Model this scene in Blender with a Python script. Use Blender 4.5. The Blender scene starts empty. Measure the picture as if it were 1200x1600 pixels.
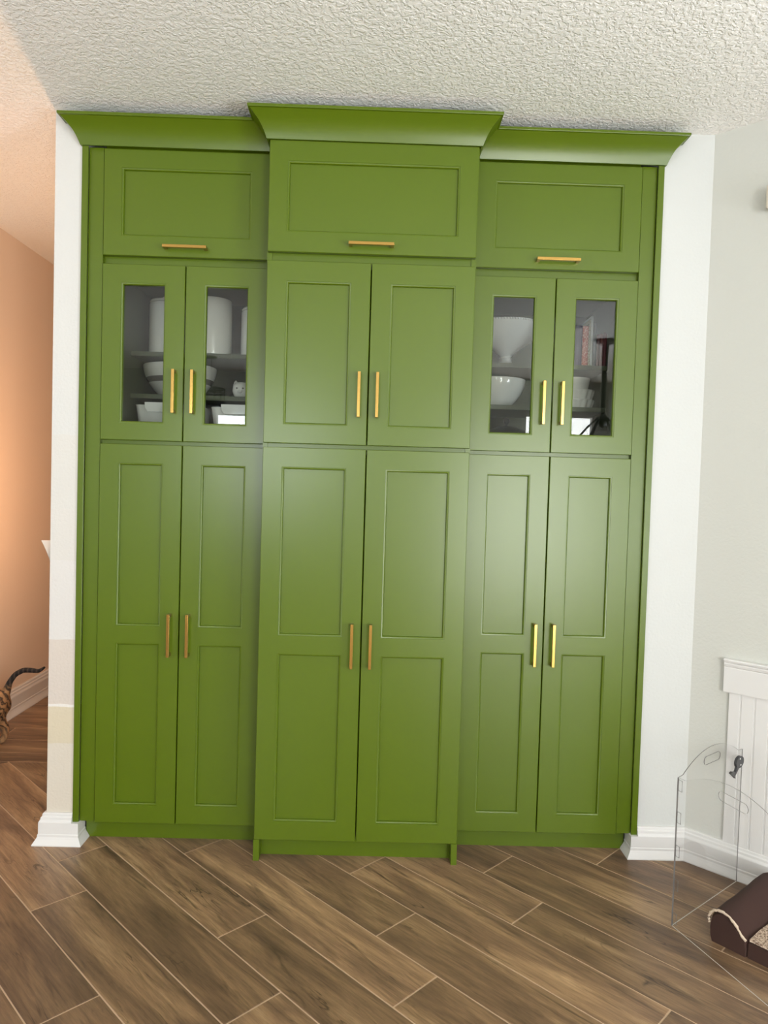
import bpy, bmesh, math, random
from mathutils import Vector, Matrix
random.seed(7)
scene = bpy.context.scene
C = scene.collection
R = math.radians

# ------------------------------------------------------------------ camera
def rot_axes(yaw, pitch, roll):
    cy, sy, cp, sp = math.cos(yaw), math.sin(yaw), math.cos(pitch), math.sin(pitch)
    fwd = Vector((sy*cp, cy*cp, sp)); right = Vector((cy, -sy, 0)); up = right.cross(fwd)
    cr, sr = math.cos(roll), math.sin(roll)
    return cr*right + sr*up, -sr*right + cr*up, fwd
cam_d = bpy.data.cameras.new('camera'); cam = bpy.data.objects.new('camera', cam_d); C.objects.link(cam)
cam_d.sensor_fit = 'HORIZONTAL'; cam_d.sensor_width = 36.0; cam_d.lens = 36.0*1130/1200
cam_d.clip_start = 0.05
_r, _u, _f = rot_axes(0.0129, -0.0345, 0.0293)
M = Matrix((_r, _u, -_f)).transposed().to_4x4(); M.translation = Vector((0.037, -2.783, 1.416))
cam.matrix_world = M
scene.camera = cam

# ------------------------------------------------------------------ world, daylight, exposure
w = bpy.data.worlds.new('world'); scene.world = w; w.use_nodes = True
bg = w.node_tree.nodes['Background']; bg.inputs[0].default_value = (0.80, 0.90, 1.0, 1); bg.inputs[1].default_value = 1.2
def area(name, loc, rot, sx, sy, power, col):
    d = bpy.data.lights.new(name, 'AREA'); d.shape = 'RECTANGLE'; d.size = sx; d.size_y = sy
    d.energy = power; d.color = col
    o = bpy.data.objects.new(name, d); C.objects.link(o); o.location = loc; o.rotation_euler = rot
    return o
# daylight outside the openings of the room: sliding door (rear right), rear left window, plus added fill behind invented side windows
area('daylight_sliding_door', (2.30, -6.42, 1.22), (R(90), 0, 0), 0.92, 2.36, 150, (1.0, 0.99, 0.96))
area('daylight_sliding_door_leaf', (1.50, -6.42, 1.06), (R(90), 0, 0), 0.68, 2.06, 105, (1.0, 0.99, 0.96))
area('daylight_rear_window', (-1.30, -6.42, 1.82), (R(90), 0, 0), 1.40, 0.96, 100, (0.94, 0.98, 1.0))
area('fill_light_left', (-4.45, -3.2, 1.10), (R(144), 0, R(-90)), 2.40, 1.80, 165, (0.95, 0.98, 1.05))  # added fill, tilted up to brighten ceiling and walls
area('fill_light_right', (3.75, -3.3, 1.10), (R(144), 0, R(90)), 2.20, 1.80, 470, (0.95, 0.98, 1.05))  # second added fill from the opposite side, also aimed at the ceiling
scene.view_settings.view_transform = 'Standard'; scene.view_settings.look = 'None'
scene.view_settings.gamma = 1.0; scene.view_settings.exposure = -0.17; scene.view_settings.use_curve_mapping = False
scene.cycles.use_denoising = True
scene.cycles.max_bounces = 10; scene.cycles.transparent_max_bounces = 16
scene.cycles.diffuse_bounces = 6; scene.cycles.caustics_reflective = False; scene.cycles.caustics_refractive = False
scene.cycles.sample_clamp_indirect = 6.0

# ------------------------------------------------------------------ materials
def s2l(c):
    return tuple(((v/255)/12.92 if v/255 <= 0.04045 else ((v/255+0.055)/1.055)**2.4) for v in c) + (1.0,)
def newmat(name):
    m = bpy.data.materials.new(name); m.use_nodes = True
    nt = m.node_tree; b = nt.nodes['Principled BSDF']
    return m, nt, b
def N(nt, t, **kw):
    n = nt.nodes.new(t)
    for k, v in kw.items():
        if k.startswith('i_'): n.inputs[k[2:]].default_value = v
        else: setattr(n, k, v)
    return n
def plain(name, rgb, rough=0.5, metal=0.0, spec=0.5, bump=0.0, bscale=200.0, var=0.0):
    m, nt, b = newmat(name)
    col = s2l(rgb); b.inputs['Base Color'].default_value = col
    b.inputs['Roughness'].default_value = rough; b.inputs['Metallic'].default_value = metal
    b.inputs['Specular IOR Level'].default_value = spec
    tc = N(nt, 'ShaderNodeTexCoord')
    if bump:
        n = N(nt, 'ShaderNodeTexNoise'); n.inputs['Scale'].default_value = bscale; n.inputs['Detail'].default_value = 3
        nt.links.new(tc.outputs['Object'], n.inputs['Vector'])
        bp = N(nt, 'ShaderNodeBump'); bp.inputs['Strength'].default_value = bump; bp.inputs['Distance'].default_value = 0.002
        nt.links.new(n.outputs['Fac'], bp.inputs['Height']); nt.links.new(bp.outputs['Normal'], b.inputs['Normal'])
    if var:
        n2 = N(nt, 'ShaderNodeTexNoise'); n2.inputs['Scale'].default_value = 6; n2.inputs['Detail'].default_value = 4
        nt.links.new(tc.outputs['Object'], n2.inputs['Vector'])
        mr = N(nt, 'ShaderNodeMapRange'); mr.inputs['To Min'].default_value = 1-var; mr.inputs['To Max'].default_value = 1+var
        nt.links.new(n2.outputs['Fac'], mr.inputs['Value'])
        hs = N(nt, 'ShaderNodeHueSaturation'); hs.inputs['Color'].default_value = col
        nt.links.new(mr.outputs['Result'], hs.inputs['Value']); nt.links.new(hs.outputs['Color'], b.inputs['Base Color'])
    return m
GREEN = plain('green_cabinet_paint', (81, 101, 7), rough=0.29, spec=0.52, bump=0.02, bscale=400, var=0.02)
INSIDE = plain('green_grey_cabinet_interior', (78, 84, 58), rough=0.5, var=0.03)
BRASS = plain('brushed_brass', (192, 156, 86), rough=0.22, metal=1.0)
WHITE_TRIM = plain('white_semi_gloss_trim', (219, 218, 216), rough=0.3, var=0.01)
CERAMIC = plain('white_glazed_ceramic', (240, 238, 230), rough=0.12, spec=0.6)
CERAMIC_GREY = plain('grey_glazed_band', (128, 122, 116), rough=0.15)
BLACK = plain('black_metal', (14, 14, 14), rough=0.4)
IRON = plain('dark_cast_iron', (48, 48, 46), rough=0.35, bump=0.1)
LATCH = plain('dark_grey_plastic', (62, 62, 64), rough=0.4)
def wall_mat(name, rgb, strength=0.35, scale=95, patches=False):
    m, nt, b = newmat(name); b.inputs['Roughness'].default_value = 0.75
    b.inputs['Base Color'].default_value = s2l(rgb)
    tc = N(nt, 'ShaderNodeTexCoord'); n = N(nt, 'ShaderNodeTexNoise')
    n.inputs['Scale'].default_value = scale; n.inputs['Detail'].default_value = 2; n.inputs['Roughness'].default_value = 0.45
    nt.links.new(tc.outputs['Object'], n.inputs['Vector'])
    bp = N(nt, 'ShaderNodeBump'); bp.inputs['Strength'].default_value = strength; bp.inputs['Distance'].default_value = 0.003
    nt.links.new(n.outputs['Fac'], bp.inputs['Height']); nt.links.new(bp.outputs['Normal'], b.inputs['Normal'])
    if patches:   # paint samples rolled on the wall end, each band with its own edge
        g = N(nt, 'ShaderNodeNewGeometry'); sx = N(nt, 'ShaderNodeSeparateXYZ')
        nt.links.new(g.outputs['Position'], sx.inputs[0])
        n2 = N(nt, 'ShaderNodeTexNoise'); n2.inputs['Scale'].default_value = 14
        nt.links.new(tc.outputs['Object'], n2.inputs['Vector'])
        ma = N(nt, 'ShaderNodeMath', operation='MULTIPLY_ADD'); ma.inputs[1].default_value = 0.012
        nt.links.new(n2.outputs['Fac'], ma.inputs[0]); nt.links.new(sx.outputs['Z'], ma.inputs[2])
        dv = N(nt, 'ShaderNodeMath', operation='DIVIDE'); dv.inputs[1].default_value = 2.8
        nt.links.new(ma.outputs[0], dv.inputs[0])
        cr = N(nt, 'ShaderNodeValToRGB'); cr.color_ramp.interpolation = 'CONSTANT'
        el = cr.color_ramp.elements
        stops = [(0.0, (208, 200, 186)), (0.385, (205, 194, 170)), (0.530, (222, 218, 212)), (0.543, (204, 194, 184)),
                 (0.795, (210, 207, 203)), (1.10, (208, 205, 199)), (1.30, (207, 205, 199)), (1.58, (207, 207, 203))]
        el[0].position = 0; el[0].color = s2l(stops[0][1]); el[1].position = stops[1][0]/2.8; el[1].color = s2l(stops[1][1])
        for z, c in stops[2:]:
            e = el.new(z/2.8); e.color = s2l(c)
        nt.links.new(dv.outputs[0], cr.inputs[0]); nt.links.new(cr.outputs[0], b.inputs['Base Color'])
    return m
WALL = wall_mat('white_orange_peel_wall', (199, 201, 198))
WALL_STUB = wall_mat('painted_wall_end_with_samples', (233, 232, 227), patches=True)
WALL_GREY = wall_mat('pale_grey_wall', (200, 201, 194))
WALL_HALL = wall_mat('hall_wall_cream', (226, 205, 184), strength=0.12)
def ceiling_mat():
    m, nt, b = newmat('knockdown_ceiling'); b.inputs['Roughness'].default_value = 0.8
    b.inputs['Base Color'].default_value = s2l((243, 241, 236))
    tc = N(nt, 'ShaderNodeTexCoord')
    n = N(nt, 'ShaderNodeTexNoise'); n.inputs['Scale'].default_value = 62; n.inputs['Detail'].default_value = 3; n.inputs['Distortion'].default_value = 0.7
    nt.links.new(tc.outputs['Object'], n.inputs['Vector'])
    cr = N(nt, 'ShaderNodeValToRGB'); cr.color_ramp.elements[0].position = 0.44; cr.color_ramp.elements[1].position = 0.56
    nt.links.new(n.outputs['Fac'], cr.inputs[0])
    n2 = N(nt, 'ShaderNodeTexNoise'); n2.inputs['Scale'].default_value = 130; n2.inputs['Detail'].default_value = 2
    nt.links.new(tc.outputs['Object'], n2.inputs['Vector'])
    ad = N(nt, 'ShaderNodeMath', operation='MULTIPLY_ADD'); ad.inputs[1].default_value = 0.35
    nt.links.new(n2.outputs['Fac'], ad.inputs[0]); nt.links.new(cr.outputs[0], ad.inputs[2])
    bp = N(nt, 'ShaderNodeBump'); bp.inputs['Strength'].default_value = 0.55; bp.inputs['Distance'].default_value = 0.006
    nt.links.new(ad.outputs[0], bp.inputs['Height']); nt.links.new(bp.outputs['Normal'], b.inputs['Normal'])
    return m
CEIL = ceiling_mat()
def plank_mat():
    m, nt, b = newmat('wood_look_porcelain'); L = nt.links
    tc = N(nt, 'ShaderNodeTexCoord'); oi = N(nt, 'ShaderNodeObjectInfo')
    mul = N(nt, 'ShaderNodeMath', operation='MULTIPLY'); mul.inputs[1].default_value = 53.0
    L.new(oi.outputs['Random'], mul.inputs[0])
    off = N(nt, 'ShaderNodeCombineXYZ'); L.new(mul.outputs[0], off.inputs[0]); L.new(mul.outputs[0], off.inputs[1]); L.new(mul.outputs[0], off.inputs[2])
    add = N(nt, 'ShaderNodeVectorMath', operation='ADD'); L.new(tc.outputs['Object'], add.inputs[0]); L.new(off.outputs[0], add.inputs[1])
    def mp(sc):
        q = N(nt, 'ShaderNodeMapping'); q.inputs['Scale'].default_value = sc; L.new(add.outputs[0], q.inputs['Vector']); return q
    def noise(sc, scale, detail, rough, dist=0.0):
        q = mp(sc); n = N(nt, 'ShaderNodeTexNoise'); n.inputs['Scale'].default_value = scale; n.inputs['Detail'].default_value = detail
        n.inputs['Roughness'].default_value = rough; n.inputs['Distortion'].default_value = dist
        L.new(q.outputs[0], n.inputs['Vector']); return n
    big = noise((1.1, 6.5, 1), 1.6, 4, 0.6, 0.6)       # cloudy boards
    grain = noise((3.0, 48, 1), 2.6, 8, 0.75, 0.5)    # fine grain along the board
    dark = noise((1.3, 12, 1), 1.9, 5, 0.62, 1.2)      # dark streaks
    cr = N(nt, 'ShaderNodeValToRGB'); e = cr.color_ramp.elements
    e[0].position = 0.26; e[0].color = s2l((104, 82, 65)); e[1].position = 0.74; e[1].color = s2l((198, 164, 126))
    x = e.new(0.46); x.color = s2l((138, 109, 84)); x = e.new(0.60); x.color = s2l((167, 134, 101))
    L.new(big.outputs['Fac'], cr.inputs[0])
    g2 = N(nt, 'ShaderNodeMapRange'); g2.inputs['From Min'].default_value = 0.3; g2.inputs['From Max'].default_value = 0.7
    g2.inputs['To Min'].default_value = 0.62; g2.inputs['To Max'].default_value = 1.26
    L.new(grain.outputs['Fac'], g2.inputs['Value'])
    mx = N(nt, 'ShaderNodeMixRGB', blend_type='MULTIPLY'); mx.inputs[0].default_value = 1
    L.new(cr.outputs[0], mx.inputs[1]); L.new(g2.outputs[0], mx.inputs[2])
    dr = N(nt, 'ShaderNodeMapRange'); dr.inputs['From Min'].default_value = 0.56; dr.inputs['From Max'].default_value = 0.74
    dr.inputs['To Max'].default_value = 0.85
    L.new(dark.outputs['Fac'], dr.inputs['Value'])
    m2 = N(nt, 'ShaderNodeMixRGB'); L.new(dr.outputs[0], m2.inputs[0]); L.new(mx.outputs[0], m2.inputs[1]); m2.inputs[2].default_value = s2l((72, 56, 44))
    # thin dark cracks wandering along the grain, only here and there
    ck = noise((1.0, 7.5, 1), 1.5, 3, 0.5, 1.6); cm = noise((1.2, 4, 1), 2.3, 2, 0.5, 0.0)
    sb = N(nt, 'ShaderNodeMath', operation='SUBTRACT'); sb.inputs[1].default_value = 0.5; L.new(ck.outputs['Fac'], sb.inputs[0])
    ab = N(nt, 'ShaderNodeMath', operation='ABSOLUTE'); L.new(sb.outputs[0], ab.inputs[0])
    c1 = N(nt, 'ShaderNodeMapRange'); c1.inputs['From Min'].default_value = 0.0; c1.inputs['From Max'].default_value = 0.016; c1.inputs['To Min'].default_value = 1.0; c1.inputs['To Max'].default_value = 0.0
    L.new(ab.outputs[0], c1.inputs['Value'])
    c2 = N(nt, 'ShaderNodeMapRange'); c2.inputs['From Min'].default_value = 0.52; c2.inputs['From Max'].default_value = 0.66; c2.inputs['To Max'].default_value = 0.8
    L.new(cm.outputs['Fac'], c2.inputs['Value'])
    c3 = N(nt, 'ShaderNodeMath', operation='MULTIPLY'); L.new(c1.outputs[0], c3.inputs[0]); L.new(c2.outputs[0], c3.inputs[1])
    mk = N(nt, 'ShaderNodeMixRGB'); L.new(c3.outputs[0], mk.inputs[0]); L.new(m2.outputs[0], mk.inputs[1]); mk.inputs[2].default_value = s2l((58, 44, 36)); m2 = mk
    rv = N(nt, 'ShaderNodeMapRange'); rv.inputs['To Min'].default_value = 0.60; rv.inputs['To Max'].default_value = 1.06
    L.new(oi.outputs['Random'], rv.inputs['Value'])
    hs = N(nt, 'ShaderNodeHueSaturation'); L.new(rv.outputs[0], hs.inputs['Value']); L.new(m2.outputs[0], hs.inputs['Color'])
    L.new(hs.outputs[0], b.inputs['Base Color'])
    b.inputs['Roughness'].default_value = 0.38; b.inputs['Specular IOR Level'].default_value = 0.4
    bp = N(nt, 'ShaderNodeBump'); bp.inputs['Strength'].default_value = 0.12; bp.inputs['Distance'].default_value = 0.002
    L.new(grain.outputs['Fac'], bp.inputs['Height']); L.new(bp.outputs['Normal'], b.inputs['Normal'])
    return m
PLANK = plank_mat()
GROUT = plain('light_grout', (196, 168, 140), rough=0.8)
def clear_mat(name, tint=(1, 1, 1), ior=1.5, rough=0.0):
    m = bpy.data.materials.new(name); m.use_nodes = True; nt = m.node_tree
    nt.nodes.remove(nt.nodes['Principled BSDF']); out = nt.nodes['Material Output']
    t = N(nt, 'ShaderNodeBsdfTransparent'); t.inputs[0].default_value = (*tint, 1)
    g = N(nt, 'ShaderNodeBsdfGlossy'); g.inputs['Roughness'].default_value = rough
    f0 = ((ior-1)/(ior+1))**2      # Schlick reflectance from the facing ratio
    lw = N(nt, 'ShaderNodeLayerWeight'); lw.inputs['Blend'].default_value = 0.5
    pw = N(nt, 'ShaderNodeMath', operation='POWER'); pw.inputs[1].default_value = 5.0; nt.links.new(lw.outputs['Facing'], pw.inputs[0])
    ma = N(nt, 'ShaderNodeMath', operation='MULTIPLY_ADD'); ma.inputs[1].default_value = 1-f0; ma.inputs[2].default_value = f0; nt.links.new(pw.outputs[0], ma.inputs[0])
    mx = N(nt, 'ShaderNodeMixShader'); nt.links.new(ma.outputs[0], mx.inputs[0])
    nt.links.new(t.outputs[0], mx.inputs[1]); nt.links.new(g.outputs[0], mx.inputs[2]); nt.links.new(mx.outputs[0], out.inputs[0])
    return m
GLASS = clear_mat('cabinet_glass', (0.93, 0.95, 0.94), 1.46)
WINGLASS = clear_mat('window_glass', (0.97, 0.98, 0.98), 1.3)
ACRYLIC = clear_mat('clear_acrylic_sheet', (0.994, 0.994, 0.994), 1.15)
ACRYLIC_EDGE = plain('acrylic_edge_dark_refraction', (122, 120, 118), rough=0.15, spec=0.7)  # grey stands in for the dark floor refracted in the clear edges
ACRYLIC_GLOW = plain('acrylic_edge_painted_glow', (226, 222, 214), rough=0.6)  # pale bottom edge: light glowing through the sheet, put into the colour
BROWN = plain('chocolate_brown_suede', (58, 35, 29), rough=0.9, bump=0.25, bscale=45, var=0.12)
def fleece_mat():
    m, nt, b = newmat('speckled_fleece'); b.inputs['Roughness'].default_value = 0.95
    tc = N(nt, 'ShaderNodeTexCoord'); v = N(nt, 'ShaderNodeTexNoise'); v.inputs['Scale'].default_value = 170; v.inputs['Detail'].default_value = 3
    nt.links.new(tc.outputs['Object'], v.inputs['Vector'])
    cr = N(nt, 'ShaderNodeValToRGB'); e = cr.color_ramp.elements
    e[0].position = 0.35; e[0].color = s2l((120, 92, 74)); e[1].position = 0.62; e[1].color = s2l((226, 204, 182))
    nt.links.new(v.outputs['Fac'], cr.inputs[0]); nt.links.new(cr.outputs[0], b.inputs['Base Color'])
    bp = N(nt, 'ShaderNodeBump'); bp.inputs['Strength'].default_value = 1.0; bp.inputs['Distance'].default_value = 0.006
    nt.links.new(v.outputs['Fac'], bp.inputs['Height']); nt.links.new(bp.outputs['Normal'], b.inputs['Normal'])
    return m
FLEECE = fleece_mat()
FLEECE_TRIM = plain('cream_fleece_trim', (214, 194, 172), rough=0.95, bump=1.0, bscale=160, var=0.15)
def cat_mat():
    m, nt, b = newmat('tabby_fur'); L = nt.links; b.inputs['Roughness'].default_value = 0.85
    tc = N(nt, 'ShaderNodeTexCoord'); sx = N(nt, 'ShaderNodeSeparateXYZ'); L.new(tc.outputs['Object'], sx.inputs[0])
    wv = N(nt, 'ShaderNodeTexWave'); wv.wave_type = 'BANDS'; wv.bands_direction = 'DIAGONAL'
    wv.inputs['Scale'].default_value = 15; wv.inputs['Distortion'].default_value = 7; wv.inputs['Detail'].default_value = 3; wv.inputs['Detail Scale'].default_value = 2
    L.new(tc.outputs['Object'], wv.inputs['Vector'])
    cr = N(nt, 'ShaderNodeValToRGB'); e = cr.color_ramp.elements
    e[0].position = 0.12; e[0].color = s2l((66, 48, 32)); e[1].position = 0.62; e[1].color = s2l((158, 118, 78))
    L.new(wv.outputs['Fac'], cr.inputs[0])
    n = N(nt, 'ShaderNodeTexNoise'); n.inputs['Scale'].default_value = 90; n.inputs['Detail'].default_value = 4; L.new(tc.outputs['Object'], n.inputs['Vector'])
    mr = N(nt, 'ShaderNodeMapRange'); mr.inputs['To Min'].default_value = 0.6; mr.inputs['To Max'].default_value = 1.4; L.new(n.outputs['Fac'], mr.inputs['Value'])
    mu = N(nt, 'ShaderNodeMixRGB', blend_type='MULTIPLY'); mu.inputs[0].default_value = 1; L.new(cr.outputs[0], mu.inputs[1]); L.new(mr.outputs[0], mu.inputs[2])
    # pale lower legs, nearly black tail (coat colouring, by height on the body)
    lg = N(nt, 'ShaderNodeMapRange'); lg.inputs['From Min'].default_value = 0.03; lg.inputs['From Max'].default_value = 0.10; lg.inputs['To Min'].default_value = 0.6; lg.inputs['To Max'].default_value = 0.0
    L.new(sx.outputs['Z'], lg.inputs['Value'])
    m1 = N(nt, 'ShaderNodeMixRGB'); L.new(lg.outputs[0], m1.inputs[0]); L.new(mu.outputs[0], m1.inputs[1]); m1.inputs[2].default_value = s2l((190, 150, 108))
    tl = N(nt, 'ShaderNodeMapRange'); tl.inputs['From Min'].default_value = 0.30; tl.inputs['From Max'].default_value = 0.34; L.new(sx.outputs['Z'], tl.inputs['Value'])
    tx = N(nt, 'ShaderNodeMapRange'); tx.inputs['From Min'].default_value = -0.02; tx.inputs['From Max'].default_value = 0.01; L.new(sx.outputs['X'], tx.inputs['Value'])
    tm = N(nt, 'ShaderNodeMath', operation='MULTIPLY'); L.new(tl.outputs[0], tm.inputs[0]); L.new(tx.outputs[0], tm.inputs[1])
    w2 = N(nt, 'ShaderNodeTexWave'); w2.bands_direction = 'X'; w2.inputs['Scale'].default_value = 14; w2.inputs['Distortion'].default_value = 1; L.new(tc.outputs['Object'], w2.inputs['Vector'])
    c2 = N(nt, 'ShaderNodeValToRGB'); c2.color_ramp.elements[0].position = 0.45; c2.color_ramp.elements[0].color = s2l((16, 12, 11)); c2.color_ramp.elements[1].color = s2l((66, 54, 46)); L.new(w2.outputs['Fac'], c2.inputs[0])
    m3 = N(nt, 'ShaderNodeMixRGB'); L.new(tm.outputs[0], m3.inputs[0]); L.new(m1.outputs[0], m3.inputs[1]); L.new(c2.outputs[0], m3.inputs[2])
    L.new(m3.outputs[0], b.inputs['Base Color'])
    bp = N(nt, 'ShaderNodeBump'); bp.inputs['Strength'].default_value = 0.5; bp.inputs['Distance'].default_value = 0.004
    L.new(n.outputs['Fac'], bp.inputs['Height']); L.new(bp.outputs['Normal'], b.inputs['Normal'])
    return m
CATFUR = cat_mat()
def emis(name, rgb, st):
    m, nt, b = newmat(name); b.inputs['Emission Color'].default_value = s2l(rgb); b.inputs['Emission Strength'].default_value = st
    b.inputs['Base Color'].default_value = s2l(rgb); return m

# ------------------------------------------------------------------ mesh helpers
class MB:
    def __init__(s): s.v = []; s.f = []; s.m = []
    def quad(s, *pts, mi=0):
        i = len(s.v); s.v += [tuple(p) for p in pts]; s.f.append(tuple(range(i, i+len(pts)))); s.m.append(mi)
    def box(s, x0, x1, y0, y1, z0, z1, c=0.0):
        if x0 > x1: x0, x1 = x1, x0
        if y0 > y1: y0, y1 = y1, y0
        if z0 > z1: z0, z1 = z1, z0
        if c <= 0:
            i = len(s.v)
            s.v += [(x0,y0,z0),(x1,y0,z0),(x1,y1,z0),(x0,y1,z0),(x0,y0,z1),(x1,y0,z1),(x1,y1,z1),(x0,y1,z1)]
            for f in ((0,3,2,1),(4,5,6,7),(0,1,5,4),(1,2,6,5),(2,3,7,6),(3,0,4,7)): s.f.append(tuple(i+k for k in f)); s.m.append(0)
        else:
            bm = bmesh.new(); r = bmesh.ops.create_cube(bm, size=1.0)
            for v in bm.verts: v.co = Vector(((x0+x1)/2+v.co.x*(x1-x0), (y0+y1)/2+v.co.y*(y1-y0), (z0+z1)/2+v.co.z*(z1-z0)))
            bmesh.ops.bevel(bm, geom=list(bm.edges), offset=c, segments=2, affect='EDGES', profile=0.5)
            s.add_bm(bm)
        return s
    def add_bm(s, bm, mi=0):
        i = len(s.v); bm.verts.index_update(); s.v += [tuple(v.co) for v in bm.verts]
        for f in bm.faces: s.f.append(tuple(i+v.index for v in f.verts)); s.m.append(mi)
        bm.free()
    def prism(s, poly, z0, z1, axis='z'):
        n = len(poly); i = len(s.v)
        def P(p, h): return (p[0], p[1], h) if axis == 'z' else ((p[0], h, p[1]) if axis == 'y' else (h, p[0], p[1]))
        s.v += [P(p, z0) for p in poly] + [P(p, z1) for p in poly]
        s.f.append(tuple(i+k for k in reversed(range(n)))); s.m.append(0); s.f.append(tuple(i+n+k for k in range(n))); s.m.append(0)
        for k in range(n): s.f.append((i+k, i+(k+1) % n, i+n+(k+1) % n, i+n+k)); s.m.append(0)
        return s
    def lathe(s, prof, cx, cy, cz, seg=40, flute=None, mats=None):
        i0 = len(s.v); n = len(prof)
        for k in range(seg):
            a = 2*math.pi*k/seg
            for (r, z) in prof:
                rr = r*(1 + (flute(a, z) if flute else 0)); s.v.append((cx+rr*math.cos(a), cy+rr*math.sin(a), cz+z))
        for k in range(seg):
            k2 = (k+1) % seg
            for j in range(n-1):
                s.f.append((i0+k*n+j, i0+k2*n+j, i0+k2*n+j+1, i0+k*n+j+1)); s.m.append(mats[j] if mats else 0)
        return s
    def tube(s, pts, rad, seg=10, closed=False):
        pts = [Vector(p) for p in pts]; i0 = len(s.v); n = len(pts)
        rads = rad if isinstance(rad, (list, tuple)) else [rad]*n
        ref = Vector((0, 0, 1))
        for k, p in enumerate(pts):
            if closed: t = (pts[(k+1) % n]-pts[k-1]).normalized()
            else: t = (pts[min(k+1, n-1)]-pts[max(k-1, 0)]).normalized()
            a = t.cross(ref)
            if a.length < 1e-3: a = t.cross(Vector((1, 0, 0)))
            a.normalize(); b = t.cross(a)
            for j in range(seg):
                th = 2*math.pi*j/seg; s.v.append(tuple(p + rads[k]*(math.cos(th)*a+math.sin(th)*b)))
        for k in range(n if closed else n-1):
            k2 = (k+1) % n
            for j in range(seg):
                j2 = (j+1) % seg; s.f.append((i0+k*seg+j, i0+k*seg+j2, i0+k2*seg+j2, i0+k2*seg+j)); s.m.append(0)
        if not closed:
            s.f.append(tuple(i0+j for j in reversed(range(seg)))); s.m.append(0)
            s.f.append(tuple(i0+(n-1)*seg+j for j in range(seg))); s.m.append(0)
        return s
    def sweep(s, path, prof):
        """closed profile (offset to the right of travel, z) along a 2D path with mitred corners"""
        n = len(path); m = len(prof); i0 = len(s.v); nor = []
        for k in range(n-1):
            d = Vector((path[k+1][0]-path[k][0], path[k+1][1]-path[k][1])).normalized(); nor.append(Vector((d.y, -d.x)))
        for k, p in enumerate(path):
            if k == 0: mv = nor[0]
            elif k == n-1: mv = nor[-1]
            else: mv = (nor[k-1]+nor[k])/(1+nor[k-1].dot(nor[k]))
            for (d, z) in prof: s.v.append((p[0]+mv.x*d, p[1]+mv.y*d, z))
        for k in range(n-1):
            for j in range(m):
                j2 = (j+1) % m; s.f.append((i0+k*m+j, i0+k*m+j2, i0+(k+1)*m+j2, i0+(k+1)*m+j)); s.m.append(0)
        s.f.append(tuple(i0+j for j in range(m))); s.m.append(0); s.f.append(tuple(i0+(n-1)*m+j for j in reversed(range(m)))); s.m.append(0)
        return s
    def mesh(s, name, mats, origin=(0, 0, 0), smooth=None):
        me = bpy.data.meshes.new(name); o = Vector(origin)
        me.from_pydata([tuple(Vector(v)-o) for v in s.v], [], s.f)
        mats = mats if isinstance(mats, (list, tuple)) else [mats]
        for mt in mats: me.materials.append(mt)
        if len(mats) > 1: me.polygons.foreach_set('material_index', s.m)
        bm = bmesh.new(); bm.from_mesh(me); bmesh.ops.remove_doubles(bm, verts=bm.verts, dist=1e-6)
        bmesh.ops.recalc_face_normals(bm, faces=bm.faces); bm.to_mesh(me); bm.free()
        if smooth is not None:
            me.polygons.foreach_set('use_smooth', [True]*len(me.polygons))
            try: me.set_sharp_from_angle(angle=R(smooth))
            except Exception: pass
        me.update(); return me
    def build(s, name, mats, parent=None, origin=None, smooth=None):
        if origin is None: origin = parent_origin(parent) if parent else (0, 0, 0)
        o = bpy.data.objects.new(name, s.mesh(name, mats, origin, smooth)); C.objects.link(o)
        if parent: o.parent = parent
        else: o.location = origin
        return o
def parent_origin(p):
    o = Vector((0, 0, 0))
    while p: o += p.location; p = p.parent
    return o
def thing(name, label, cat, loc, group=None):
    o = bpy.data.objects.new(name, None); C.objects.link(o); o.location = loc; o.empty_display_size = 0.05
    o['label'] = label; o['category'] = cat
    if group: o['group'] = group
    return o
def tag(o, label, cat, group=None):
    o['label'] = label; o['category'] = cat
    if group: o['group'] = group
    return o
def struct(o, label):
    o['kind'] = 'structure'; o['label'] = label; return o

# ------------------------------------------------------------------ room shell
CZ = 2.79
XS = 1.095           # niche edge
XL = -1.203          # left end of the wall stub
XR = 1.29            # corner with the angled wall
S2 = math.sqrt(0.5)
struct(MB().box(XL, -XS, 0, 3.2, 0, CZ).build('wall_front_left', WALL_STUB), 'narrow white wall end with pale paint samples, left of the green cabinet')
struct(MB().box(XS, XR+0.3, 0.0, 0.10, 0, CZ).build('wall_front_right', WALL), 'narrow white wall right of the green cabinet')
struct(MB().box(-XS, XS, 0.66, 0.76, 0, CZ).build('wall_niche_back', WALL), 'white wall behind the green cabinet')
struct(MB().box(XS, XS+0.1, 0.10, 0.76, 0, CZ).build('wall_niche_right', WALL), 'white side wall of the cabinet niche')
ang = MB().prism([(XR, 0), (XR+1.61, -1.61), (XR+1.75, -1.47), (XR+0.28, 0.0)], 0, CZ).build('wall_right', WALL_GREY)
struct(ang, 'pale grey wall running off at an angle on the right')
m = MB(); m.box(2.90, 3.0, -6.2, -4.3, 0, CZ); m.box(2.90, 3.0, -2.3, -1.58, 0, CZ); m.box(2.90, 3.0, -4.3, -2.3, 0, 0.7); m.box(2.90, 3.0, -4.3, -2.3, 2.2, CZ)
struct(m.build('wall_right_side', WALL), 'white side wall with an added window opening on the right')
struct(MB().box(-2.185, -2.085, 1.25, 3.2, 0, CZ).build('wall_hall', WALL_HALL), 'warm lit cream hallway wall at the left edge')
struct(MB().box(-3.6, -2.185, 1.25, 1.35, 0, CZ).build('wall_hall_front', WALL_HALL), 'cream wall beside the hallway')
struct(MB().box(-2.085, XL, 3.1, 3.2, 0, CZ).build('wall_hall_end', WALL_HALL), 'cream wall closing the hallway')
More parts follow.
